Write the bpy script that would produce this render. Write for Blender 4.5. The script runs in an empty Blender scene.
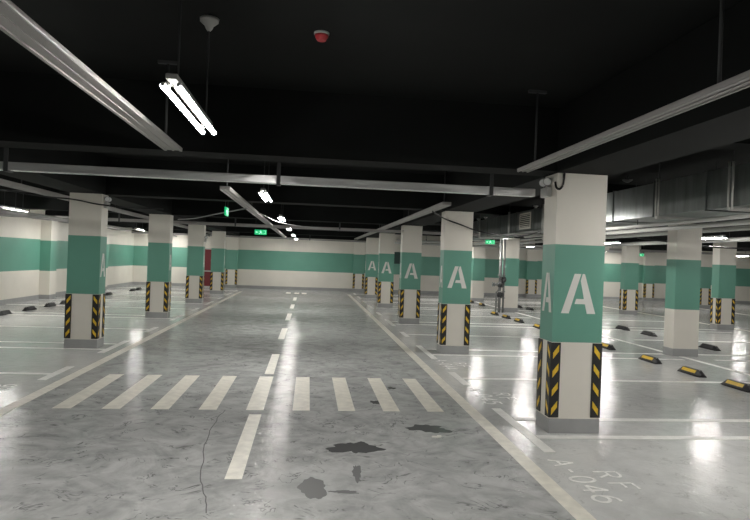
import bpy, bmesh, math, random
from mathutils import Vector, Matrix
random.seed(7)
sc = bpy.context.scene
col = sc.collection

# ------------------------------------------------------------------ materials
def mat(name, rgb, rough=.5, metal=0.0, spec=.5, emit=None, noise=None, bump=None):
    m = bpy.data.materials.new(name); m.use_nodes = True
    nt = m.node_tree; b = nt.nodes['Principled BSDF']
    b.inputs['Base Color'].default_value = (*rgb, 1)
    b.inputs['Roughness'].default_value = rough
    b.inputs['Metallic'].default_value = metal
    b.inputs['Specular IOR Level'].default_value = spec
    if emit:
        b.inputs['Emission Color'].default_value = (*emit[0], 1)
        b.inputs['Emission Strength'].default_value = emit[1]
    if noise or bump:
        tc = nt.nodes.new('ShaderNodeTexCoord')
        n = nt.nodes.new('ShaderNodeTexNoise')
        sc_, amt = noise or bump
        mp = nt.nodes.new('ShaderNodeMapping')
        nt.links.new(tc.outputs['Object'], mp.inputs['Vector'])
        if isinstance(sc_, tuple):
            mp.inputs['Scale'].default_value = sc_; n.inputs['Scale'].default_value = 1
        else:
            n.inputs['Scale'].default_value = sc_
        n.inputs['Detail'].default_value = 5
        nt.links.new(mp.outputs['Vector'], n.inputs['Vector'])
        if noise:
            r = nt.nodes.new('ShaderNodeMapRange')
            r.inputs['From Min'].default_value = .3; r.inputs['From Max'].default_value = .7
            r.inputs['To Min'].default_value = 1 - amt; r.inputs['To Max'].default_value = 1 + amt
            nt.links.new(n.outputs['Fac'], r.inputs['Value'])
            mx = nt.nodes.new('ShaderNodeVectorMath'); mx.operation = 'SCALE'
            mx.inputs[0].default_value = rgb
            nt.links.new(r.outputs['Result'], mx.inputs['Scale'])
            nt.links.new(mx.outputs['Vector'], b.inputs['Base Color'])
        if bump:
            bp = nt.nodes.new('ShaderNodeBump'); bp.inputs['Strength'].default_value = bump[1]
            bp.inputs['Distance'].default_value = .02
            nt.links.new(n.outputs['Fac'], bp.inputs['Height'])
            nt.links.new(bp.outputs['Normal'], b.inputs['Normal'])
    return m

def floor_mat(name, rgb, scuff, rough, mott, spec, wave):
    m = bpy.data.materials.new(name); m.use_nodes = True
    nt = m.node_tree; L = nt.links; b = nt.nodes['Principled BSDF']
    def N(t): return nt.nodes.new(t)
    tc = N('ShaderNodeTexCoord')
    def noise(scale, detail=4, dist=0, vec=None, rough_=.55):
        n = N('ShaderNodeTexNoise'); n.inputs['Scale'].default_value = scale
        n.inputs['Detail'].default_value = detail; n.inputs['Distortion'].default_value = dist
        n.inputs['Roughness'].default_value = rough_
        L.new(vec or tc.outputs['Object'], n.inputs['Vector']); return n.outputs['Fac']
    def rng(v, a, bb, c, d):
        r = N('ShaderNodeMapRange'); r.inputs['From Min'].default_value = a; r.inputs['From Max'].default_value = bb
        r.inputs['To Min'].default_value = c; r.inputs['To Max'].default_value = d; L.new(v, r.inputs['Value']); return r.outputs['Result']
    def mul(a, bb):
        x = N('ShaderNodeMath'); x.operation = 'MULTIPLY'; L.new(a, x.inputs[0]); L.new(bb, x.inputs[1]); return x.outputs[0]
    big = rng(noise(.5, 3), .3, .7, 1 - mott * .7, 1 + mott * .7)
    med = rng(noise(3.2, 5, 1.2), .3, .7, 1 - mott, 1 + mott)
    # short dark tyre scuffs: thin ridges of a distorted noise, kept only in patches
    sn = noise(2.6, 3, 2.2)
    d = N('ShaderNodeMath'); d.operation = 'SUBTRACT'; L.new(sn, d.inputs[0]); d.inputs[1].default_value = .5
    ab = N('ShaderNodeMath'); ab.operation = 'ABSOLUTE'; L.new(d.outputs[0], ab.inputs[0])
    line = rng(ab.outputs[0], .0, .022, 1, 0)
    patch = rng(noise(4.5, 2, .5), .50, .60, 0, 1)
    sc_ = rng(mul(line, patch), 0, 1, 1, 1 - scuff)
    # wide cloudy wear
    sw = rng(noise(1.3, 6, 2.5, None, .65), .46, .62, 1, 1 - scuff * .32)
    k = mul(mul(big, med), mul(sc_, sw))
    v = N('ShaderNodeVectorMath'); v.operation = 'SCALE'; v.inputs[0].default_value = rgb
    L.new(k, v.inputs['Scale']); L.new(v.outputs['Vector'], b.inputs['Base Color'])
    rr = rng(noise(2.2, 4, .8), .3, .7, rough - .025, rough + .035); L.new(rr, b.inputs['Roughness'])
    h = noise(9.0, 3, .6)
    h2 = noise(34, 2)
    add = N('ShaderNodeMath'); add.operation = 'MULTIPLY_ADD'; L.new(h2, add.inputs[0]); add.inputs[1].default_value = .3; L.new(h, add.inputs[2])
    bp = N('ShaderNodeBump'); bp.inputs['Strength'].default_value = wave; bp.inputs['Distance'].default_value = .02
    L.new(add.outputs[0], bp.inputs['Height']); L.new(bp.outputs['Normal'], b.inputs['Normal'])
    b.inputs['Specular IOR Level'].default_value = spec
    return m

M = dict(
    lane=floor_mat('lane_concrete', (.50, .51, .502), .62, .06, .19, .02, .3),
    bay=floor_mat('bay_epoxy', (.66, .668, .655), .25, .06, .07, .10, .24),
    white=mat('white_wall_paint', (.80, .765, .69), .45, noise=(1.5, .04)),
    green=mat('green_wall_paint', (.145, .365, .28), .4, noise=(1.5, .05)),
    plinth=mat('grey_plinth_paint', (.36, .365, .365), .45, noise=(4, .08)),
    black_ceiling=mat('black_ceiling_paint', (.0062, .0072, .0068), .85, spec=.2, noise=(1.2, .25)),
    road=mat('road_paint', (.90, .87, .775), .42, noise=(9, .12)),
    bayline=mat('bay_line_paint', (.90, .90, .865), .4, noise=(9, .1)),
    faded=mat('faded_stencil_paint', (.92, .92, .89), .42, noise=(14, .2)),
    letter=mat('stencil_white', (.80, .80, .76), .45),
    rubber=mat('black_rubber', (.018, .018, .019), .5, noise=(20, .25)),
    yellow=mat('yellow_reflective', (.80, .53, .04), .4, noise=(25, .12)),
    galv=mat('galvanised_steel', (.58, .57, .55), .42, metal=.55, noise=((6, 1.2, 6), .12)),
    traysteel=mat('tray_zinc', (.36, .345, .335), .45, metal=.25, noise=((3, 1.0, 3), .10)),
    crumple=mat('shiny_trunking', (.78, .78, .78), .25, metal=.6, bump=((1.6, 6, 6), 1.0)),
    duct=mat('duct_sheet', (.20, .215, .21), .36, metal=.8, noise=((1, 9, 1.5), .22)),
    darksteel=mat('dark_steel', (.05, .052, .054), .6, metal=.1),
    blackcable=mat('black_cable', (.012, .012, .013), .5),
    greycable=mat('grey_cable', (.30, .30, .30), .5),
    housing=mat('lamp_housing', (.30, .30, .29), .4),
    tube=mat('lit_tube', (.9, .9, .88), .4, emit=((1.0, .97, .925), 82)),
    plastic=mat('grey_plastic', (.52, .52, .50), .4),
    lens=mat('clear_lens', (.75, .76, .76), .15),
    red=mat('red_plastic', (.50, .035, .045), .35),
    darkred=mat('dark_red_paint', (.16, .02, .025), .4),
    exitgreen=mat('exit_sign_green', (.01, .35, .13), .4, emit=((.01, .50, .18), .45)),
    exitwhite=mat('exit_sign_white', (.7, .9, .8), .4, emit=((.5, 1, .7), .5)),
    pipe=mat('riser_pipe_paint', (.22, .225, .22), .45, metal=.3),
    wet=mat('wet_oil_stain', (.13, .134, .134), .2),
    damp=mat('dried_stain', (.24, .244, .242), .25),
    litter=mat('white_litter', (.78, .77, .72), .7),
    crack=mat('crack_dark', (.11, .11, .11), .6),
    panel=mat('dark_panel', (.03, .075, .065), .5),
)

# ------------------------------------------------------------------ mesh helpers
class MB:
    """collects shapes, then links them as ONE mesh object"""
    def __init__(s, *mats): s.bm = bmesh.new(); s.mats = mats
    def poly(s, pts, mi=0):
        f = s.bm.faces.new([s.bm.verts.new(p) for p in pts]); f.material_index = mi; return f
    def box(s, a, b, mi=0, bev=0):
        x0, y0, z0 = a; x1, y1, z1 = b
        v = [s.bm.verts.new(p) for p in ((x0,y0,z0),(x1,y0,z0),(x1,y1,z0),(x0,y1,z0),(x0,y0,z1),(x1,y0,z1),(x1,y1,z1),(x0,y1,z1))]
        fs = [s.bm.faces.new([v[i] for i in q]) for q in ((3,2,1,0),(4,5,6,7),(0,1,5,4),(1,2,6,5),(2,3,7,6),(3,0,4,7))]
        for f in fs: f.material_index = mi
        if bev:
            es = {e for f in fs for e in f.edges}
            bmesh.ops.bevel(s.bm, geom=list(es), offset=bev, segments=2, affect='EDGES', profile=.5)
        return s
    def prism(s, pts, z0, z1, mi=0):
        n = len(pts)
        a = [s.bm.verts.new((x, y, z0)) for x, y in pts]; b = [s.bm.verts.new((x, y, z1)) for x, y in pts]
        fs = [s.bm.faces.new(a[::-1]), s.bm.faces.new(b)] + [s.bm.faces.new((a[i], a[(i+1)%n], b[(i+1)%n], b[i])) for i in range(n)]
        for f in fs: f.material_index = mi
        return s
    def extr(s, pts, off, mi=0):
        """polygon in space extruded by a vector"""
        off = Vector(off); n = len(pts)
        a = [s.bm.verts.new(p) for p in pts]; b = [s.bm.verts.new(Vector(p) + off) for p in pts]
        fs = [s.bm.faces.new(a[::-1]), s.bm.faces.new(b)] + [s.bm.faces.new((a[i], a[(i+1)%n], b[(i+1)%n], b[i])) for i in range(n)]
        for f in fs: f.material_index = mi
        return s
    def tube(s, pts, r, n=10, mi=0):
        pts = [Vector(p) for p in pts]; rings = []
        up = Vector((0, 0, 1))
        for i, p in enumerate(pts):
            t = (pts[min(i+1, len(pts)-1)] - pts[max(i-1, 0)]).normalized()
            u = up if abs(t.dot(up)) < .95 else Vector((1, 0, 0))
            x = t.cross(u).normalized(); y = t.cross(x).normalized()
            rr = r[i] if isinstance(r, (list, tuple)) else r
            rings.append([s.bm.verts.new(p + (x*math.cos(q) + y*math.sin(q))*rr) for q in [2*math.pi*k/n for k in range(n)]])
        for a, b in zip(rings, rings[1:]):
            for k in range(n):
                f = s.bm.faces.new((a[k], a[(k+1)%n], b[(k+1)%n], b[k])); f.material_index = mi; f.smooth = n > 6
        for rg in (rings[0][::-1], rings[-1]):
            f = s.bm.faces.new(rg); f.material_index = mi
        return s
    def lathe(s, prof, c=(0, 0, 0), n=20, mi=0):
        rings = [[s.bm.verts.new((c[0]+r*math.cos(2*math.pi*k/n), c[1]+r*math.sin(2*math.pi*k/n), c[2]+z)) for k in range(n)] for r, z in prof]
        for a, b in zip(rings, rings[1:]):
            for k in range(n):
                f = s.bm.faces.new((a[k], a[(k+1)%n], b[(k+1)%n], b[k])); f.material_index = mi; f.smooth = True
        s.bm.faces.new(rings[0][::-1]).material_index = mi; s.bm.faces.new(rings[-1]).material_index = mi
        return s
    def ribbon(s, pts, w, z0, z1, mi=0):
        """flat painted stroke along a 2-D polyline"""
        P = [Vector(p) for p in pts]; Lf, Rt = [], []
        for i, p in enumerate(P):
            t1 = (P[i] - P[i-1]).normalized() if i else (P[1] - P[0]).normalized()
            t2 = (P[i+1] - P[i]).normalized() if i < len(P)-1 else t1
            t = (t1 + t2); t = t.normalized() if t.length > 1e-6 else t1
            k = max(.5, t.dot(t1)); nrm = Vector((-t.y, t.x)) * (w/2/k)
            Lf.append(p + nrm); Rt.append(p - nrm)
        for i in range(len(P)-1):
            s.prism([tuple(Rt[i]), tuple(Rt[i+1]), tuple(Lf[i+1]), tuple(Lf[i])], z0, z1, mi)
        return s
    def build(s, name, parent=None, loc=None):
        bmesh.ops.recalc_face_normals(s.bm, faces=s.bm.faces)
        me = bpy.data.meshes.new(name); s.bm.to_mesh(me); s.bm.free()
        for m in s.mats: me.materials.append(M[m])
        o = bpy.data.objects.new(name, me); col.objects.link(o)
        if parent: o.parent = parent
        if loc: o.location = loc
        return o

def tag(o, label, cat, group=None, kind=None):
    o['label'] = label; o['category'] = cat
    if group: o['group'] = group
    if kind: o['kind'] = kind
    return o
def thing(name, label, cat, loc, group=None, rz=0, kind=None):
    o = bpy.data.objects.new(name, None); col.objects.link(o)
    o.empty_display_size = .1; o.location = loc; o.rotation_euler.z = rz
    return tag(o, label, cat, group, kind)
def structure(o, label=None):
    o['kind'] = 'structure'
    if label: o['label'] = label
    return o
def dup(root, loc, label, group=None, rz=None):
    r = root.copy(); col.objects.link(r); r.location = loc
    if rz is not None: r.rotation_euler.z = rz
    r['label'] = label
    if group: r['group'] = group
    for ch in list(root.children):
        c = ch.copy(); col.objects.link(c); c.parent = r
        for g in ch.children:
            d = g.copy(); col.objects.link(d); d.parent = c
    return r
ORD = ['nearest', 'second', 'third', 'fourth', 'fifth', 'sixth', 'seventh', 'eighth', 'ninth']

# ------------------------------------------------------------------ the hall
XW, XE, YS, YN = -8.75, 27.0, -9.0, 31.2
ZC, ZB = 3.30, 2.65
ZP, Z1, Z2 = .15, .93, 1.925            # plinth, foot and head of the green band
LX0, LX1 = -3.07, 1.92                  # lane edge lines
RX, LX, CW, CD = 2.48, -3.56, .53, .325  # column faces and size
RY = [5.86, 10.91, 15.96, 21.15, 26.1]
LY = [10.73, 15.83, 20.80, 25.8]
ROWY = [.8, 5.86, 10.87, 15.92, 21.0, 26.0]

f = MB('lane', 'bay')
for a, b, mi in ((XW-.2, LX0, 1), (LX0, LX1, 0), (LX1, 12.95, 1), (12.95, 17.9, 0), (17.9, XE+.2, 1)):
    f.box((a, YS-.2, -.12), (b, YN+.2, 0), mi)
structure(f.build('floor'), 'grey epoxy floor, darker and scuffed in the driving lanes')

def banded_wall(name, a, b):
    w = MB('white', 'green')
    for z0, z1, mi in ((0, Z1+.03, 0), (Z1+.03, Z2+.03, 1), (Z2+.03, ZC, 0)):
        w.box((a[0], a[1], z0), (b[0], b[1], z1), mi)
    return structure(w.build(name), 'white wall with a broad green band')
banded_wall('wall_back', (XW-.2, YN), (XE+.2, YN+.2))
banded_wall('wall_left', (XW-.2, YS), (XW, YN))
banded_wall('wall_right', (XE, YS), (XE+.2, YN))
banded_wall('wall_front', (XW-.2, YS-.2), (XE+.2, YS))
def base(name, a, b): structure(MB('plinth').box((*a, 0), (*b, .14)).build(name), 'grey painted wall foot')
base('baseboard_back', (XW, YN-.012), (XE, YN))
base('baseboard_left', (XW, YS), (XW+.012, YN-.012))

structure(MB('black_ceiling').box((XW-.2, YS-.2, ZC), (XE+.2, YN+.2, ZC+.2)).build('ceiling'), 'black painted concrete slab')
for y in ROWY + [31.0]:
    b = MB('black_ceiling')
    yy = y if y < 31 else 30.85
    b.box((XW, yy-.02, ZB+.01), (2.95, yy+.36, ZC))
    b.box((2.95, yy-.02, 3.06), (XE, yy+.36, ZC))
    structure(b.build('ceiling_beam'), 'black beam crossing the ceiling above the columns')
for x0, x1 in ((LX-CW-.02, LX+.02), (RX-.02, RX+CW+.04), (7.22, 7.83), (12.05, 12.65), (18.1, 18.7)):
    structure(MB('black_ceiling').box((x0, YS, ZB), (x1, YN, ZC-.01)).build('ceiling_beam'), 'black beam running along a row of columns')

# ------------------------------------------------------------------ columns
def stencil_A(mb, place, mi=0):
    """stencilled capital A; place(u, v) maps the unit letter box to space, extruded by place.off"""
    def P(*uv): mb.extr([place(u, v) for u, v in uv], place.off, mi)
    P((0, 0), (.225, 0), (.55, 1), (.36, 1))
    P((.595, 1), (.66, 1), (1, 0), (.755, 0), (.69, .24), (.385, .24), (.43, .37), (.655, .37), (.545, .83))
class Place:
    def __init__(s, o, du, dv, off): s.o, s.du, s.dv, s.off = Vector(o), Vector(du), Vector(dv), Vector(off)
    def __call__(s, u, v): return s.o + s.du*u + s.dv*v

def guard_mesh(cx, cy, sx, sy, w=.095, t=.008):
    """L-shaped corner guard; (sx, sy) points from the corner into the column"""
    g = MB('rubber', 'yellow'); z0, z1 = ZP+.015, Z1-.005
    g.box((min(cx-sx*t, cx+sx*w), min(cy-sy*t, cy), z0), (max(cx-sx*t, cx+sx*w), max(cy-sy*t, cy), z1))
    g.box((min(cx-sx*t, cx), min(cy, cy+sy*w), z0), (max(cx-sx*t, cx), max(cy, cy+sy*w), z1))
    e, n = .0012, 4
    p = (z1-z0)/n
    for k in range(n):
        zb = z0 + p*(k+.12)
        a, b, th, ri = .016, w-.018, p*.35, p*.42
        yo = cy - sy*(t+e)
        g.extr([(cx+sx*a, yo, zb), (cx+sx*b, yo, zb+ri), (cx+sx*b, yo, zb+ri+th), (cx+sx*a, yo, zb+th)], (0, sy*e*.9, 0), 1)
        xo = cx - sx*(t+e)
        g.extr([(xo, cy+sy*a, zb), (xo, cy+sy*b, zb+ri), (xo, cy+sy*b, zb+ri+th), (xo, cy+sy*a, zb+th)], (sx*e*.9, 0, 0), 1)
    return g

def column(x0, y0, label, group, letters='', guards=True, w=CW, d=CD, name='parking_column', top=ZB, corners=None):
    if name == 'wall_pilaster':
        r = bpy.data.objects.new(name, None); col.objects.link(r); r.location = (x0+w/2, y0+d/2, 0); structure(r, label)
    else:
        r = thing(name, label, 'column', (x0+w/2, y0+d/2, 0), group, kind='thing')
    hw, hd = w/2, d/2
    s = MB('white', 'green')
    for z0, z1, mi in ((ZP, Z1, 0), (Z1, Z2, 1), (Z2, top, 0)):
        s.box((-hw, -hd, z0), (hw, hd, z1), mi)
    s.build('shaft', r)
    MB('plinth').box((-hw-.006, -hd-.006, 0), (hw+.006, hd+.006, ZP), bev=.005).build('plinth', r)
    if guards:
        for sx, sy in corners or ((1, 1), (-1, 1), (1, -1), (-1, -1)):
            guard_mesh(-sx*hw, -sy*hd, sx, sy).build('corner_guard', r)
    H, zb = .405, 1.225
    if 'f' in letters:
        m = MB('letter'); stencil_A(m, Place((-.18, -hd, zb), (.365, 0, 0), (0, 0, H), (0, -.002, 0))); m.build('stencil_letter', r)
    if 'l' in letters:
        m = MB('letter'); stencil_A(m, Place((-hw, .12, zb), (0, -.24, 0), (0, 0, H), (-.002, 0, 0))); m.build('stencil_letter', r)
    if 'r' in letters:
        m = MB('letter'); stencil_A(m, Place((hw, -.12, zb), (0, .24, 0), (0, 0, H), (.002, 0, 0))); m.build('stencil_letter', r)
    return r

GR, GL = 'columns along the right edge of the driving lane', 'columns along the left edge of the driving lane'
rl = ['large white and green column with two stencilled letters A, nearest the camera',
      'second column with a front letter A, a black cable slanting across its white head',
      'third column with a front letter A on the right of the driving lane',
      'fourth column with a front letter A on the right of the driving lane',
      'farthest column with a front letter A, on the right near the end wall']
for y, l in zip(RY, rl): column(RX, y, l, GR, 'fl')
ll = ['nearest column left of the driving lane, with letter A on its side face',
      'second column on the left of the driving lane, plain green front',
      'third column on the left of the driving lane, in front of the dark red cabinet',
      'fourth and farthest free column on the left of the driving lane']
for y, l in zip(LY, ll): column(LX-CW, y, l, GL, 'r')
GB = 'columns between the two rows of right-hand bays'
column(7.25, 11.2, 'bright white and green column without corner guards, standing beyond the wheel stops', GB, guards=False)
column(7.25, 15.95, 'column without corner guards hidden behind the large nearest column', GB, guards=False)
column(6.95, 20.8, 'grey-footed column without guards beside the fire pipes with valves', GB, guards=False)
column(7.25, 26.0, 'plain column without guards seen close beside the second letter A column', GB, guards=False)
GE = 'columns along the far right-hand lane'
column(12.12, 16.6, 'dark green column with guards just right of the bright white column', GE)
column(11.72, 21.2, 'dark green column with guards between the large nearest column and the bright white one', GE)
column(18.05, 26.0, 'distant column with guards peeping out between two nearer columns at the right', 'columns beyond the far lane')
GP = 'pilasters on the end wall'
for x, l in ((-4.17, 'white and green pilaster with guards on the end wall, at the left lane line'),
             (2.3, 'white and green pilaster with guards on the end wall, at the right lane line'),
             (11.6, 'pilaster with guards on the end wall right of the fire pipes'),
             (18.27, 'pilaster with guards on the end wall under the small right-hand exit sign')):
    column(x, YN-.2, l, GP, w=.56, d=.2, name='wall_pilaster', top=ZB+.005, corners=((1, 1), (-1, 1)))
for y, l in ((15.6, 'plain pilaster on the left wall nearest the camera'), (20.7, 'plain pilaster on the left wall beside the wheel stops'),
             (25.9, 'plain pilaster on the left wall just before the far corner')):
    column(XW, y, l, 'pilasters on the left wall', guards=False, w=.33, d=.5, name='wall_pilaster', top=ZB+.005)

# ------------------------------------------------------------------ painted floor markings
ZT = .0025
def strip(name, a, b, label, cat, group=None, m='bayline', parent=None):
    cx, cy = (a[0]+b[0])/2, (a[1]+b[1])/2
    o = MB(m).box((a[0]-cx, a[1]-cy, 0), (b[0]-cx, b[1]-cy, ZT)).build(name, parent, (cx, cy, 0) if not parent else (cx, cy, 0))
    return tag(o, label, cat, group) if not parent else o
for x, l in ((LX0, 'long cream line along the left edge of the driving lane'), (LX1, 'long cream line along the right edge of the driving lane'),
             (12.95, 'white line along the near edge of the far right-hand lane'), (17.9, 'white line along the far edge of the far right-hand lane')):
    strip('lane_edge_line', (x-.07, -6 if x < 10 else 4), (x+.07, 28.2), l, 'lane line', 'lane edge lines', 'road')
cl = thing('centre_line', 'broken cream centre line of dashes down the driving lane', 'centre line', (0, 0, 0))
for a, b in ((4.62, 6.5), (8.72, 10.5), (12.4, 14.3), (16.1, 18.0), (19.8, 21.5), (23.4, 25.2)):
    strip('dash', (-.575, a), (-.445, b), None, None, None, 'road', cl)
xs = [-2.48+.475*k for k in range(9)]
cw = ['first', 'second', 'third', 'fourth', 'middle', 'sixth', 'seventh', 'eighth', 'ninth and last']
for k, n in enumerate(cw):
    x = -2.555 + .5057*k
    strip('crosswalk_stripe', (x-.095, 6.68), (x+.095, 8.54), f'{n} cream stripe of the crosswalk counted from the left', 'crosswalk stripe', 'crosswalk stripes', 'road')
for x, n in ((-.9, 'left'), (-.51, 'middle'), (-.17, 'right')):
    strip('stop_mark', (x-.11, 27.7), (x+.11, 28.5), f'{n} of three short white marks across the lane end before the end wall', 'road mark', 'three short marks at the lane end', 'road')

cs = ['the row of the nearest column', 'the row of the second column', 'the row of the third column', 'the row of the fourth column', 'the row of the last column']
cn = ['the nearest column', 'the second column', 'the third column', 'the fourth column', 'the last column']
def bay_line(y, x0, x1, label, g): strip('bay_line', (x0, y-.055), (x1, y+.055), label, 'bay line', g)
GRL, GLL, GFL = 'bay lines on the right of the lane', 'bay lines on the left of the lane', 'bay lines of the second right-hand row'
for i, y in enumerate(RY):
    for dy, wh in ((-.13, 'just in front of'), (.54, 'just behind'), (2.76, 'midway beyond')):
        bay_line(y+dy, 2.31, 6.9 if i == 3 else 7.2, f'white bay line {wh} {cn[i]} on the right of the lane', GRL)
        bay_line(y+dy, 7.85 if i else 7.46, 12.0 if i in (2, 3) else 12.75, f'white line of the second right-hand row, {wh.replace("just in front of", "before")} {cs[i]}', GFL)
for i, y in enumerate([5.75]+LY):
    for dy, wh in ((-.07, 'just in front of'), (.56, 'just behind'), (2.75, 'midway beyond')):
        if i == 0 and dy < 2: continue
        lab = f'white bay line {wh} {cn[max(0, i-1)]} on the left of the lane' if i else 'nearest white bay line at the left, ahead of all left columns'
        bay_line(y+dy, XW+.02, -3.41, lab, GLL)
ml = thing('middle_line', 'long white line between two rows of right-hand bays, broken by the bright white column', 'bay line', (0, 0, 0))
for a, b in ((3, 11.15), (11.6, 15.9), (16.35, 20.75), (21.2, 25.95), (26.4, 28.2)):
    strip('line_stretch', (7.34, a), (7.46, b), None, None, None, 'bayline', ml)
# short strips that mark the mouths of the bays
def mouth(x, a, b, label, g): strip('bay_mouth_mark', (x-.055, a), (x+.055, b), label, 'bay mark', g)
for i, y in enumerate(RY):
    mouth(2.25, y-.6, y+1.0, f'short white strip beside the foot of {cn[i]} on the right of the lane', 'short bay mouth strips on the right')
    mouth(2.25, y+2.3, y+3.24, f'short white strip in the gap beyond {cn[i]} on the right of the lane', 'short bay mouth strips on the right')
mouth(-3.35, 8.1, 9.05, 'nearest short white strip on the left of the lane, ahead of the left columns', 'short bay mouth strips on the left')
for i, y in enumerate(LY):
    mouth(-3.35, y-.45, y+1.0, f'short white strip beside the foot of {cn[i]} on the left of the lane', 'short bay mouth strips on the left')
    mouth(-3.35, y+2.3, y+3.2, f'short white strip in the gap beyond {cn[i]} on the left of the lane', 'short bay mouth strips on the left')

# stencilled bay numbers: strokes in a unit box, u = reading direction, v = up
def arc(cx, cy, rx, ry, a0, a1, n=14):
    return [(cx+rx*math.cos(math.radians(a0+(a1-a0)*k/n)), cy+ry*math.sin(math.radians(a0+(a1-a0)*k/n))) for k in range(n+1)]
GLYPH = {
    'A': [[(0, 0), (.5, 1)], [(.5, 1), (1, 0)], [(.2, .36), (.8, .36)]],
    '-': [[(.25, .45), (.75, .45)]],
    '0': [arc(.5, .5, .42, .5, 90, 450, 22)],
    '4': [[(.72, 0), (.72, 1)], [(.72, 1), (.05, .32)], [(.05, .32), (1, .32)]],
    '5': [[(.9, 1), (.2, 1), (.15, .56)], arc(.48, .32, .42, .33, 130, -140)],
    '6': [arc(.5, .31, .41, .31, 0, 360, 20), [(.09, .33), (.2, .72), (.45, .93), (.82, .97)]],
    'R': [[(.08, 0), (.08, 1)], [(.08, 1), (.5, 1)] + arc(.55, .76, .35, .24, 90, -90, 10) + [(.08, .52)], [(.5, .52), (.95, 0)]],
    'F': [[(.08, 0), (.08, 1)], [(.08, 1), (.92, 1)], [(.08, .54), (.72, .54)]],
}
def painted_text(root, name, s, start, step, w, h, du, dv, sw):
    m = MB('faded')
    for i, ch in enumerate(s):
        for si, st in enumerate(GLYPH[ch]):
            pts = []
            for u, v in st:
                q = Vector(start) + Vector(du)*(i*step + (u-.5)*w) + Vector(dv)*(v*h)
                pts.append((q.x, q.y))
            m.ribbon(pts, sw, 0, .0018 + .0003*si)
    return m.build(name, root)
def bay_number(s, x, y, step, label, side=1):
    r = thing('bay_number', label, 'floor lettering', (0, 0, 0), 'painted bay numbers')
    du, dv = ((0, -1), (1, 0)) if side > 0 else ((0, 1), (-1, 0))
    painted_text(r, 'lettering', s, (x, y), step, .145, .2, du, dv, .027)
    k = 1.45*step
    painted_text(r, 'lettering', 'RF', (x+side*.27, y-side*k), .25, .15, .2, du, dv, .022)
bay_number('A-046', 2.14, 4.98, .195, 'painted A-046 RF on the floor in front of the nearest column')
bay_number('A-045', 2.2, 7.88, .185, 'painted A-045 RF on the floor left of the nearest column')
bay_number('A-044', 2.22, 10.15, .185, 'worn painted bay number on the floor by the foot of the second right column')
bay_number('A-056', -3.5, 7.0, .185, 'worn painted bay number at the left edge beside the left lane line', -1)

# stains, crack and litter
def blob(name, cx, cy, rx, ry, label, m, seed, cat='stain', jag=.35, n=40, z=.0012):
    rd = random.Random(seed); ph = [rd.uniform(0, 6.28) for _ in range(6)]
    pts = []
    for k in range(n):
        a = 2*math.pi*k/n
        q = 1 + jag*(.5*math.sin(2*a+ph[0]) + .35*math.sin(3*a+ph[1]) + .35*math.sin(5*a+ph[2]) + .25*math.sin(9*a+ph[3]) + .2*math.sin(13*a+ph[4]))
        pts.append((rx*q*math.cos(a), ry*q*math.sin(a)))
    return tag(MB(m).prism(pts, 0, z).build(name, None, (cx, cy, 0)), label, cat, 'dark stains on the lane floor' if cat == 'stain' else None)
blob('oil_stain', .47, 5.38, .20, .17, 'wide dark wet stain on the lane below the seventh crosswalk stripe', 'wet', 3)
blob('oil_stain', 1.27, 6.0, .19, .14, 'dark wet stain on the lane below the last crosswalk stripe', 'wet', 12)
blob('oil_stain', .09, 4.44, .105, .19, 'rounded dried grey stain nearest the camera', 'damp', 5, jag=.2)
blob('oil_stain', .86, 7.1, .06, .10, 'small dark stain between the seventh and eighth crosswalk stripes', 'wet', 8)
blob('oil_stain', 1.15, 7.9, .05, .06, 'tiny dark stain near the top of the eighth crosswalk stripe', 'wet', 9)
blob('oil_stain', .44, 4.75, .035, .17, 'thin dark streak under the wide wet stain', 'damp', 15)
blob('oil_stain', .32, 4.36, .10, .03, 'small flat dark smear beside the rounded stain', 'damp', 17)
l = MB('litter'); rd = random.Random(4)
for k in range(5):
    a = rd.uniform(0, 6.28); c = (rd.uniform(-.035, .035), rd.uniform(-.03, .03))
    l.prism([(c[0]+.03*math.cos(a+q), c[1]+.026*math.sin(a+q)) for q in (0, 1.3, 2.6, 4.2, 5.2)], 0, .003+.002*k)
tag(l.build('crumpled_paper', None, (1.30, 5.72, 0)), 'small crumpled white scrap of paper beside the dark stain under the crosswalk', 'litter')
rd = random.Random(2); pts = []
CP = [(-.86, 6.68), (-.89, 6.0), (-.85, 5.35), (-.78, 4.8), (-.68, 4.35), (-.58, 3.95)]
for (xa, ya_), (xb, yb_) in zip(CP, CP[1:]):
    for k in range(6): pts.append((xa+(xb-xa)*k/6 + rd.uniform(-.012, .012), ya_+(yb_-ya_)*k/6))
c = MB('crack')
c.ribbon(pts, .008, 0, .0008)
tag(c.build('floor_crack'), 'long thin dark crack running down the lane from the fourth crosswalk stripe', 'crack')

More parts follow.
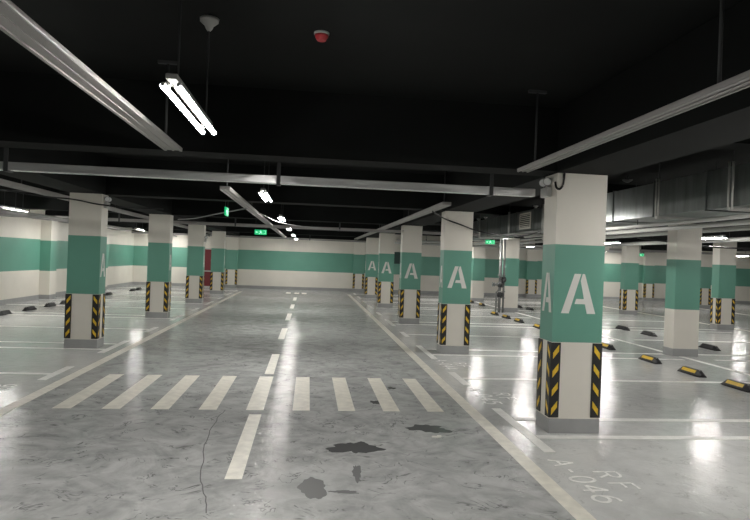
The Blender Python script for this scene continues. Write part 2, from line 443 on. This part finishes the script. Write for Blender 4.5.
# ------------------------------------------------------------------ wheel stops
def wheel_stop(loc, label, group):
    r = thing('wheel_stop', label, 'wheel stop', loc, group)
    # long along y, vehicle side towards -x
    L, W, H = .29, .08, .10
    m = MB('rubber')
    prof = [(-W, 0), (W, 0), (W, .035), (.035, H), (-.03, H), (-W, .03)]
    secs = [(-L, .35), (-L+.10, 1), (L-.10, 1), (L, .35)]
    rings = [[m.bm.verts.new((x*(.8 if s < 1 else 1), y, z*s)) for x, z in prof] for y, s in secs]
    n = len(prof)
    for a, b in zip(rings, rings[1:]):
        for k in range(n): m.bm.faces.new((a[k], a[(k+1)%n], b[(k+1)%n], b[k]))
    m.bm.faces.new(rings[0][::-1]); m.bm.faces.new(rings[-1])
    m.build('body', r)
    y = MB('yellow')
    nx, nz = -(H-.03), .05; ln = math.hypot(nx, nz); ox, oz = nx/ln*.003, nz/ln*.003
    a, b = (-W+.012, .047), (-.036, H-.008)
    y.extr([(a[0]+ox, -.175, a[1]+oz), (a[0]+ox, .175, a[1]+oz), (b[0]+ox, .175, b[1]+oz), (b[0]+ox, -.175, b[1]+oz)], (-ox*.8, 0, -oz*.8))
    y.build('reflective_strip', r)
    e = MB('galv')
    e.lathe([(.013, 0), (.013, .006), (.006, .009)], (0, -L+.085, H*.90), 10)
    e.build('bolt', r)
    MB('galv').lathe([(.013, 0), (.013, .006), (.006, .009)], (0, L-.085, H*.90), 10).build('bolt', r)
    return r
GS = 'wheel stops of the right-hand bays'
s0 = None
spots = [(6.35, 8.2, 'yellow topped wheel stop closest to the camera, at the right edge of the picture'),
         (6.35, 9.28, 'yellow topped wheel stop second from the right edge, in front of the bright white column'),
         (6.35, 10.5, 'yellow topped wheel stop left of the bright white column, third from the right edge'),
         (6.35, 12.15, 'yellow topped wheel stop partly hidden behind the large nearest column'),
         (6.35, 13.2, 'wheel stop hidden behind the large nearest column'),
         (6.28, 15.75, 'wheel stop touching the left edge of the large nearest column'),
         (6.28, 17.3, 'wheel stop right of the fire pipes, second from the large column'),
         (6.28, 18.45, 'wheel stop right below the foot of the guardless column with fire pipes'),
         (6.25, 19.55, 'wheel stop in front of the fire pipes'),
         (7.0, 23.6, 'wheel stop in the gap between second letter A column and fire pipes'),
         (7.0, 25.2, 'smallest wheel stop beside the second letter A column')]
for x, y, lb in spots:
    if s0 is None: s0 = wheel_stop((x, y, 0), lb, GS)
    else: dup(s0, (x, y, 0), lb, GS)
GF = 'black wheel stops of the second right-hand row'
for x, y, lb in ((8.85, 12.35, 'black wheel stop touching the right side of the bright white column'),
                 (8.83, 14.7, 'black wheel stop just left of the bright white column'),
                 (8.80, 15.95, 'black wheel stop second to the left of the bright white column'),
                 (8.42, 22.05, 'black wheel stop right of the grey-footed guardless column, nearer one'),
                 (8.39, 23.2, 'black wheel stop right of the grey-footed guardless column, farther one'),
                 (20.6, 25.6, 'tiny black wheel stop far off at the right edge')):
    dup(s0, (x, y, 0), lb, GF, math.pi)
GW = 'wheel stops along the left wall'
for x, y, lb in ((-7.45, 15.75, 'wheel stop cut by the left edge of the picture'),
                 (-7.42, 17.05, 'wheel stop second from the left edge'),
                 (-7.42, 18.35, 'wheel stop third from the left edge, below the wall pilaster'),
                 (-7.42, 19.45, 'wheel stop touching the left side of the nearest left column'),
                 (-7.44, 23.5, 'wheel stop just right of the nearest left column'),
                 (-7.36, 26.3, 'wheel stop just left of the second left column, nearer one'),
                 (-7.36, 27.2, 'wheel stop half hidden by the second left column')):
    dup(s0, (x, y, 0), lb, GW, 0)

# ------------------------------------------------------------------ lamps
def lamp(loc, label, group, near=False):
    """twin-tube batten hung along y; loc is the middle of the tubes"""
    r = thing('tube_light', label, 'light', loc, group)
    h = MB('housing')
    h.box((-.03, -.57, .034), (.03, .57, .066), bev=.006)
    h.build('housing', r)
    for s in (-1, 1):
        tb = MB('housing', 'tube')
        tb.tube([(s*.038, -.585, 0), (s*.038, -.575, 0), (s*.038, .575, 0), (s*.038, .585, 0)], [.010, .0165, .0165, .010], 12)
        tb.bm.normal_update(); bmesh.ops.recalc_face_normals(tb.bm, faces=tb.bm.faces)
        for fc in tb.bm.faces: fc.material_index = 1 if fc.normal.z < -.03 else 0   # LED tube: metal back, glowing lower half
        tb.build('tube', r)
        for y in (-.50, .50): MB('housing').box((s*.03-.012, y-.012, .010), (s*.03+.012, y+.012, .036)).build('tube_clip', r)
    for y in (-.42, .46):
        MB('darksteel').tube([(0, y, .068), (0, y, ZC-loc[2]-.05)], .006, 6).build('hanging_rod', r)
        MB('plastic').lathe([(.01, -.085), (.022, -.07), (.03, -.05), (.062, -.022), (.065, 0)], (0, y, ZC-loc[2]), 16).build('ceiling_cup', r)
    return r
ZL = 2.55
L0 = lamp((-.735, 3.74, ZL), 'big lit twin-tube light nearest the camera, hung over the driving lane', 'lights over the driving lane')
def row(x, ys, txt, grp, first=0):
    for i, y in enumerate(ys): dup(L0, (x, y, ZL), txt % ORD[i+first], grp)
row(-.66, [8.85, 13.95, 19.05, 24.15, 29.25], '%s lit light of the line hung over the driving lane', 'lights over the driving lane', 1)
for y, n in ((-1.4, 'just behind the camera'), (-6.4, 'far behind the camera')):
    dup(L0, (-.72, y, ZL), f'lit twin-tube light over the driving lane {n}', 'lights over the driving lane')
row(-6.9, [9.8, 14.85, 20.0, 25.3, 30.0], '%s lit light of the line hung over the left bays', 'lights over the left bays')
row(4.48, [-4.7, .35, 4.6, 10.4], '%s lit light of the line hung over the bays right of the lane', 'lights over the bays right of the lane')
row(5.97, [15.9, 20.5, 25.6], '%s lit light of the line hung behind the big air duct', 'lights behind the air duct')
row(10.05, [4.2, 9.2, 14.2, 19.25, 26.4], '%s lit light of the line hung over the second right-hand row of bays', 'lights over the second right-hand row')
row(15.6, [5, 11, 17, 24, 30], '%s lit light of the line hung over the far right-hand lane', 'lights over the far right-hand lane')
row(21.5, [12, 20, 28], '%s lit light of the line hung over the farthest right-hand bays', 'lights over the farthest bays')

# ------------------------------------------------------------------ trays and trunking
def tray(x0, x1, y0, y1, z, h, label, group, hangers, m='traysteel', ztop=ZC):
    """shallow steel channel running along y with ribs under it and hangers above"""
    r = thing('cable_tray', label, 'cable tray', ((x0+x1)/2, y0, z), group)
    w, L = (x1-x0)/2, y1-y0
    b = MB(m); b.box((-w, 0, .004), (w, L, h), bev=.004); b.build('channel', r)
    k = MB(m)
    k.box((-w*.98, .004, -.004), (-w*.72, L-.004, .0045)); k.box((w*.72, .004, -.004), (w*.98, L-.004, .0045)); k.box((-w*.1, .004, -.002), (w*.1, L-.004, .0045))
    k.build('rib', r)
    for y in hangers:
        g = MB('darksteel'); g.tube([(0, y-y0, h), (0, y-y0, ztop-z)], .010, 8)
        g.box((-.085, y-y0-.018, ztop-z-.025), (.085, y-y0+.018, ztop-z)); g.build('hanger', r)
    return r
GT = 'cable trays hung along the driving lane'
tray(-1.31, -1.155, 1.2, 5.5, 2.60, .028, 'long pale cable tray running out of the upper left corner', GT, (2.0, 5.2))
tray(1.965, 2.075, 1.2, 5.62, 2.60, .03, 'long pale cable tray slanting in from the upper right corner', GT, (1.9, 2.82, 5.3))
tray(-1.28, -1.14, 8.6, 29.5, 2.60, .052, 'pale cable tray running away above the left of the far driving lane', GT, (8.8, 12.5, 18.0, 23.5, 28.0))
tray(2.06, 2.2, 9.3, 28.0, 2.60, .052, 'pale cable tray running away above the far right columns', GT, (9.5, 13.0, 18.5, 23.5))
tray(-4.44, -4.28, 4.0, 28.5, 2.57, .06, 'pale cable tray passing behind the heads of the left columns', 'side trays on the left', (7.5, 9.6, 14.0, 19.0, 24.0))
tray(-8.5, -8.25, 4.0, 29.0, 2.58, .08, 'broad pale tray along the top of the left wall', 'side trays on the left', (9.0, 14.0, 19.0, 24.0))

def cross_tray(x0, x1, y, z, d, h, label, hangers, m='crumple'):
    r = thing('cross_trunking', label, 'cable trunking', (x0, y, z), 'trunking crossing the hall')
    b = MB(m)
    b.box((0, 0, 0), (x1-x0, d, h), bev=.006)
    b.build('trunking', r)
    for x in hangers:
        g = MB('darksteel'); g.box((x-x0-.02, -.012, -.012), (x-x0+.02, -.001, .3)); g.box((x-x0-.02, -.012, -.014), (x-x0+.02, d+.012, -.002))
        g.tube([(x-x0, -.006, .28), (x-x0, -.006, ZC-z)], .008, 6)
        g.build('strap', r)
    return r
cross_tray(XW+.02, RX-.03, 6.38, 2.46, .10, .085, 'shiny crinkled trunking crossing the whole view just past the nearest light', (-5.0, -3.05, -.35, 1.95))
cross_tray(XW+.02, 4.7, 16.42, 2.46, .12, .075, 'pale trunking crossing the lane in front of the third columns', (-5.0, -2.0, .8, 4.0), 'traysteel')
cross_tray(XW+.02, 18.0, 30.66, 2.56, .12, .07, 'thin pale trunking crossing along the top of the end wall', (-5, 0, 6, 12), 'traysteel')
cross_tray(11.8, 20.0, 22.5, 2.40, .12, .09, 'pale trunking crossing the far right-hand rows', (13, 17), 'traysteel')

# ------------------------------------------------------------------ ventilation duct
DX0, DX1, DZ0, DZ1, DY0, DY1 = 5.0, 5.78, 2.49, 2.975, 3.2, 21.5
d = thing('ventilation_duct', 'large galvanised air duct running above the bays on the right', 'air duct', (DX0, DY0, DZ0))
b = MB('duct'); b.box((0, 0, 0), (DX1-DX0, DY1-DY0, DZ1-DZ0)); b.build('casing', d)
y = DY0+.4
while y < DY1:
    g = MB('duct')
    q = y-DY0; W, H = DX1-DX0, DZ1-DZ0
    g.box((-.016, q-.008, -.016), (-.0005, q+.008, H+.016)); g.box((-.016, q-.008, -.016), (W+.016, q+.008, -.0005))
    g.box((W+.0005, q-.008, -.016), (W+.016, q+.008, H+.016)); g.box((-.016, q-.008, H+.0005), (W+.016, q+.008, H+.016))
    g.build('joint_flange', d); y += 1.18
for y in (4.4, 6.62, 8.14, 10.3, 12.4, 14.6, 17.2, 19.6):
    g = MB('galv'); q = y-DY0
    g.box((-.07, q-.022, -.055), (DX1-DX0+.07, q+.022, -.018))
    for x in (-.05, DX1-DX0+.05):
        g.tube([(x, q+.05, -.04), (x, q+.05, .53)], .012, 8); g.tube([(x, q-.02, -.04), (x, q-.02, .53)], .012, 8)
    g.build('hanger', d)
    for x in (-.05, DX1-DX0+.05): MB('darksteel').tube([(x, q-.02, .53), (x, q-.02, ZC-DZ0)], .006, 6).build('hanging_rod', d)
g = MB('white', 'darksteel')
gy, gz = 13.55-DY0, .05
g.box((-.03, gy-.36, gz), (-.017, gy+.36, gz+.38)); g.box((-.0315, gy-.31, gz+.04), (-.03, gy+.31, gz+.34), 1)
for k in range(7): g.box((-.045, gy-.31, gz+.05+.043*k), (-.0316, gy+.31, gz+.066+.043*k))
g.build('louvred_grille', d)

def pipe_run(name, label, cat, pts, r, m, group=None, hang=(), ztop=ZC):
    o = Vector(pts[0])
    root = thing(name, label, cat, o, group)
    MB(m).tube([Vector(p)-o for p in pts], r, 10).build('pipe', root)
    for h in hang:
        a, b = Vector(pts[0]), Vector(pts[-1]); t = (h-a.y)/(b.y-a.y) if abs(b.y-a.y) > 1 else (h-a.x)/(b.x-a.x)
        p = a.lerp(b, t)-o
        MB('darksteel').tube([p+Vector((0, 0, r*.8)), Vector((p.x, p.y, ztop-o.z))], .006, 6).build('hanger', root)
    return root
GPp = 'pipes under the ceiling on the right'
pipe_run('sprinkler_pipe', 'slim pale pipe under the near edge of the big duct', 'pipe', [(5.15, 4, 2.38), (5.15, 14, 2.38)], .028, 'plastic', GPp, (5, 9, 13), 2.48)
pipe_run('sprinkler_pipe', 'second pale pipe under the middle of the big duct', 'pipe', [(5.6, 4, 2.36), (5.6, 14, 2.36)], .035, 'plastic', GPp, (5.5, 9.5, 13.5), 2.48)
pipe_run('sprinkler_pipe', 'upper pale pipe right of the bright white column', 'pipe', [(8.5, 5, 2.76), (8.5, 28, 2.76)], .075, 'plastic', GPp, (8, 13, 18, 24))
pipe_run('sprinkler_pipe', 'lower pale pipe right of the bright white column', 'pipe', [(8.6, 5, 2.60), (8.6, 28, 2.60)], .05, 'plastic', GPp, (8.6, 14, 19))
pipe_run('sprinkler_pipe', 'pale pipe beyond the lights of the second right-hand row', 'pipe', [(11.2, 6, 2.58), (11.2, 28, 2.58)], .06, 'plastic', GPp, (9, 15, 21))
pipe_run('sprinkler_pipe', 'thin pale pipe crossing behind the big duct at its far end', 'pipe', [(3.3, 22.6, 2.46), (11, 22.6, 2.46)], .04, 'plastic', GPp, (4, 9))
pipe_run('sprinkler_pipe', 'pale pipe crossing above the far right-hand rows', 'pipe', [(3.3, 24.4, 2.42), (14, 24.4, 2.42)], .05, 'plastic', GPp, (6, 12, 18))
pipe_run('sprinkler_pipe', 'thin pale pipe running along the far left bays', 'pipe', [(-6.0, 5, 2.42), (-6.0, 28, 2.42)], .022, 'plastic', 'pipes on the left', (9.4, 13, 18, 23))

# ------------------------------------------------------------------ cables
def cable(label, ctrl, r, m, group):
    pts = []
    P = [Vector(p) for p in ctrl]; P = [P[0]*2-P[1]] + P + [P[-1]*2-P[-2]]
    for i in range(1, len(P)-2):
        for k in range(8):
            t = k/8; a, b, c, d_ = P[i-1], P[i], P[i+1], P[i+2]
            pts.append(.5*((2*b) + (c-a)*t + (2*a-5*b+4*c-d_)*t*t + (3*b-a-3*c+d_)*t**3))
    pts.append(P[-2])
    o = MB(m).tube(pts, r, 8).build('hanging_cable')
    return tag(o, label, 'cable', group)
GC = 'loose cables hung between trays and columns'
cable('black sagging cable across the head of the nearest left column', [(-4.9, 10.3, 2.6), (-4.4, 10.5, 2.545), (-4.0, 10.66, 2.53), (-3.7, 10.68, 2.48), (-3.52, 10.69, 2.46), (-3.2, 10.75, 2.44), (-2.6, 11.0, 2.45)], .012, 'blackcable', GC)
cable('grey sagging cable from the second left column up to the lane tray', [(-3.3, 15.5, 2.52), (-2.6, 13.9, 2.48), (-1.9, 12.6, 2.52), (-1.21, 11.6, 2.583)], .012, 'greycable', GC)
cable('black cable slanting across the head of the second letter A column', [(2.13, 10.4, 2.583), (2.46, 10.87, 2.50), (2.75, 10.88, 2.41), (3.03, 10.88, 2.32), (3.4, 10.9, 2.26), (4.2, 11.4, 2.28), (4.9, 12.4, 2.44)], .013, 'blackcable', GC)
cable('thin grey cable drooping over the middle of the lane', [(-1.1, 13.0, 2.6), (-.6, 14.2, 2.46), (.4, 15.0, 2.42), (1.6, 15.6, 2.43), (2.5, 15.9, 2.5)], .011, 'greycable', GC)
cable('black cable looping down onto the head of the large nearest column', [(2.56, 5.83, 2.78), (2.545, 5.845, 2.66), (2.54, 5.85, 2.58), (2.53, 5.85, 2.52), (2.50, 5.85, 2.485), (2.472, 5.87, 2.50), (2.47, 5.9, 2.56)], .011, 'blackcable', GC)
cable('dark cable hanging in loops under the pipes at the right edge', [(8.6, 15.0, 2.53), (9.2, 14.4, 2.42), (9.8, 13.8, 2.32), (10.6, 13.2, 2.30), (11.4, 12.6, 2.42)], .02, 'blackcable', GC)

# ------------------------------------------------------------------ twin-head emergency lights
def emergency(loc, label, sgn):
    """on a side face; sgn is the outward direction along x"""
    r = thing('emergency_light', label, 'emergency light', loc, 'twin-head emergency lights on the columns')
    MB('plastic').box((min(0, sgn*.055), -.09, 0), (max(0, sgn*.055), .09, .10), bev=.008).build('battery_box', r)
    for s in (-1, 1):
        h = MB('greycable', 'lens')
        h.tube([(sgn*.028, s*.055, .10), (sgn*.028, s*.055, .125)], .012, 8)
        c = Vector((sgn*.035, s*.055, .165)); dv = Vector((sgn*.5, -.75, -.35)).normalized()
        h.tube([c-dv*.035, c-dv*.028, c, c+dv*.032], [.016, .03, .042, .044], 14)
        h.tube([c+dv*.0325, c+dv*.037], [.039, .036], 14, 1)
        h.build('lamp_head', r)
    return r
emergency((RX-.002, 6.08, 2.42), 'twin-head emergency light on the left face of the large nearest column', -1)
emergency((LX+.002, 10.9, 2.42), 'twin-head emergency light at the head of the nearest left column', 1)
emergency((LX+.002, 20.96, 2.08), 'pale twin-head emergency light on the side of the third left column', 1)

# ------------------------------------------------------------------ exit signs
def exit_sign(loc, rz, label):
    r = thing('exit_sign', label, 'exit sign', loc, 'hanging green exit signs', rz)
    MB('exitgreen').box((-.18, -.014, 0), (.18, .014, .15), bev=.004).build('panel', r)
    w = MB('exitwhite')
    for s in (-1, 1):
        y = s*.0145
        def P(*q): w.extr([(x, y, z) for x, z in q], (0, s*.0015, 0))
        # running figure
        P((-.005, .115), (.015, .115), (.015, .133), (-.005, .133))
        P((-.035, .105), (.01, .108), (.02, .065), (-.012, .06))
        P((-.012, .062), (.01, .062), (-.03, .022), (-.06, .022), (-.055, .032), (-.035, .036))
        P((.0, .062), (.02, .066), (.05, .045), (.04, .02), (.028, .022), (.034, .042))
        P((.012, .1), (.05, .085), (.048, .075), (.014, .085))
        # arrow
        P((-.155, .075), (-.12, .105), (-.12, .085), (-.075, .085), (-.075, .065), (-.12, .065), (-.12, .045))
        P((.085, .03), (.15, .03), (.15, .125), (.085, .125), (.085, .118), (.142, .118), (.142, .037), (.085, .037))
    w.build('pictogram', r)
    for x in (-.15, .15): MB('darksteel').tube([(x, 0, .148), (x, 0, ZC-loc[2])], .005, 6).build('hanging_rod', r)
exit_sign((-1.50, 18.6, 2.33), 0, 'green lit exit sign facing the camera over the left half of the lane')
exit_sign((-1.53, 11.2, 2.40), math.pi/2, 'green lit exit sign seen edge-on beside the second lane light')
exit_sign((6.72, 21.9, 2.44), 0, 'green lit exit sign left of the fire pipes under the duct')
exit_sign((17.0, 29.3, 2.37), 0, 'tiny distant green lit exit sign left of the bright white column')

# ------------------------------------------------------------------ ceiling devices
s = thing('fire_alarm_sounder', 'small round red fire alarm on the black ceiling', 'fire alarm', (.03, 4.30, ZC))
MB('plastic').lathe([(.055, 0), (.055, -.012), (.05, -.016)], n=24).build('mounting_base', s)
MB('red').lathe([(.05, -.016), (.047, -.03), (.034, -.05), (.03, -.056)], n=24).build('red_body', s)
s = thing('smoke_detector', 'white cone-shaped detector on the ceiling above the big duct', 'smoke detector', (5.45, 9.9, ZC))
MB('housing').lathe([(.02, 0), (.02, -.04), (.085, -.05), (.085, -.06), (.04, -.09), (.02, -.10)], n=20).build('detector_body', s)
# ------------------------------------------------------------------ fire pipes by the guardless column
r = thing('fire_riser', 'grey fire pipes with valves standing in front of the guardless column', 'fire pipe', (6.72, 20.55, 0), kind='thing')
for x, rr in ((.0, .055), (.13, .04)):
    p = MB('pipe'); p.tube([(x, 0, 0), (x, 0, 2.66)], rr, 12)
    for z in (.10, .5, .72, 1.0, 1.3, 1.85):
        p.lathe([(rr*1.7, 0), (rr*1.7, .03)], (x, 0, z), 14)
    p.build('standpipe', r)
for z, sx in ((.62, -1), (.98, -1), (1.16, 1)):
    v = MB('darksteel')
    v.lathe([(.05, -.10), (.085, -.06), (.095, 0), (.085, .06), (.05, .10)], (0 if sx < 0 else .13, 0, z), 14)
    v.tube([(0, 0, z), (0, -.17, z)], .022, 8)
    v.tube([(.085*math.cos(a), -.17, z+.085*math.sin(a)) for a in [k*math.pi/8 for k in range(17)]], .013, 6)
    v.build('valve', r)
v = MB('pipe'); v.tube([(0, 0, .98), (-.13, 0, .98), (-.26, 0, .98)], .045, 10); v.tube([(-.20, 0, .98), (-.215, 0, .98)], .075, 12)
v.tube([(-.26, 0, .98), (-.275, 0, .98)], .08, 12); v.build('branch', r)
v = MB('pipe'); v.tube([(-.12, 0, 0), (-.12, 0, .72), (-.06, 0, .78), (0, 0, .78)], .03, 10); v.build('bypass_pipe', r)

# ------------------------------------------------------------------ end wall fittings
r = thing('fire_hose_cabinet', 'dark red fire hose cabinet against the end wall between left columns', 'fire cabinet', (-5.2, YN, 0))
MB('plastic').box((-.42, -.22, .0), (.42, -.013, 1.95)).build('cabinet_frame', r)
for z0, z1 in ((.06, .78), (.84, 1.9)):
    d_ = MB('darkred').box((-.38, -.24, z0), (.38, -.22, z1), bev=.004).build('door', r)
    MB('plastic').tube([(.30, -.25, (z0+z1)/2-.06), (.30, -.25, (z0+z1)/2+.06)], .012, 8).build('handle', d_)
o = MB('panel').box((-.25, -.04, 0), (.25, -.001, .62), bev=.01).build('wall_panel', None, (4.5, YN, 1.52))
tag(o, 'dark green panel high on the end wall between the third and fourth right columns', 'wall panel')


# ------------------------------------------------------------------ world, camera, view
w = bpy.data.worlds.new('world'); sc.world = w; w.use_nodes = True
w.node_tree.nodes['Background'].inputs[0].default_value = (.02, .02, .02, 1)
w.node_tree.nodes['Background'].inputs[1].default_value = .1
ya, pi_, ro = map(math.radians, (6.266, -.043, 2.117))
r0 = Vector((math.cos(ya), -math.sin(ya), 0))
fw = Vector((math.sin(ya)*math.cos(pi_), math.cos(ya)*math.cos(pi_), math.sin(pi_)))
up = r0.cross(fw)
right = r0*math.cos(ro) + up*math.sin(ro); upv = -r0*math.sin(ro) + up*math.cos(ro)
cam = bpy.data.cameras.new('camera'); co = bpy.data.objects.new('camera', cam); col.objects.link(co)
cam.sensor_width = 36; cam.sensor_fit = 'HORIZONTAL'; cam.lens = 600/750*36; cam.clip_start = .05; cam.clip_end = 200
m = Matrix((right, upv, -fw)).transposed().to_4x4(); m.translation = (0, 0, 1.7); co.matrix_world = m
sc.camera = co
v = sc.view_settings
v.view_transform = 'Standard'; v.look = 'None'; v.gamma = 1; v.use_curve_mapping = False; v.exposure = 1.12
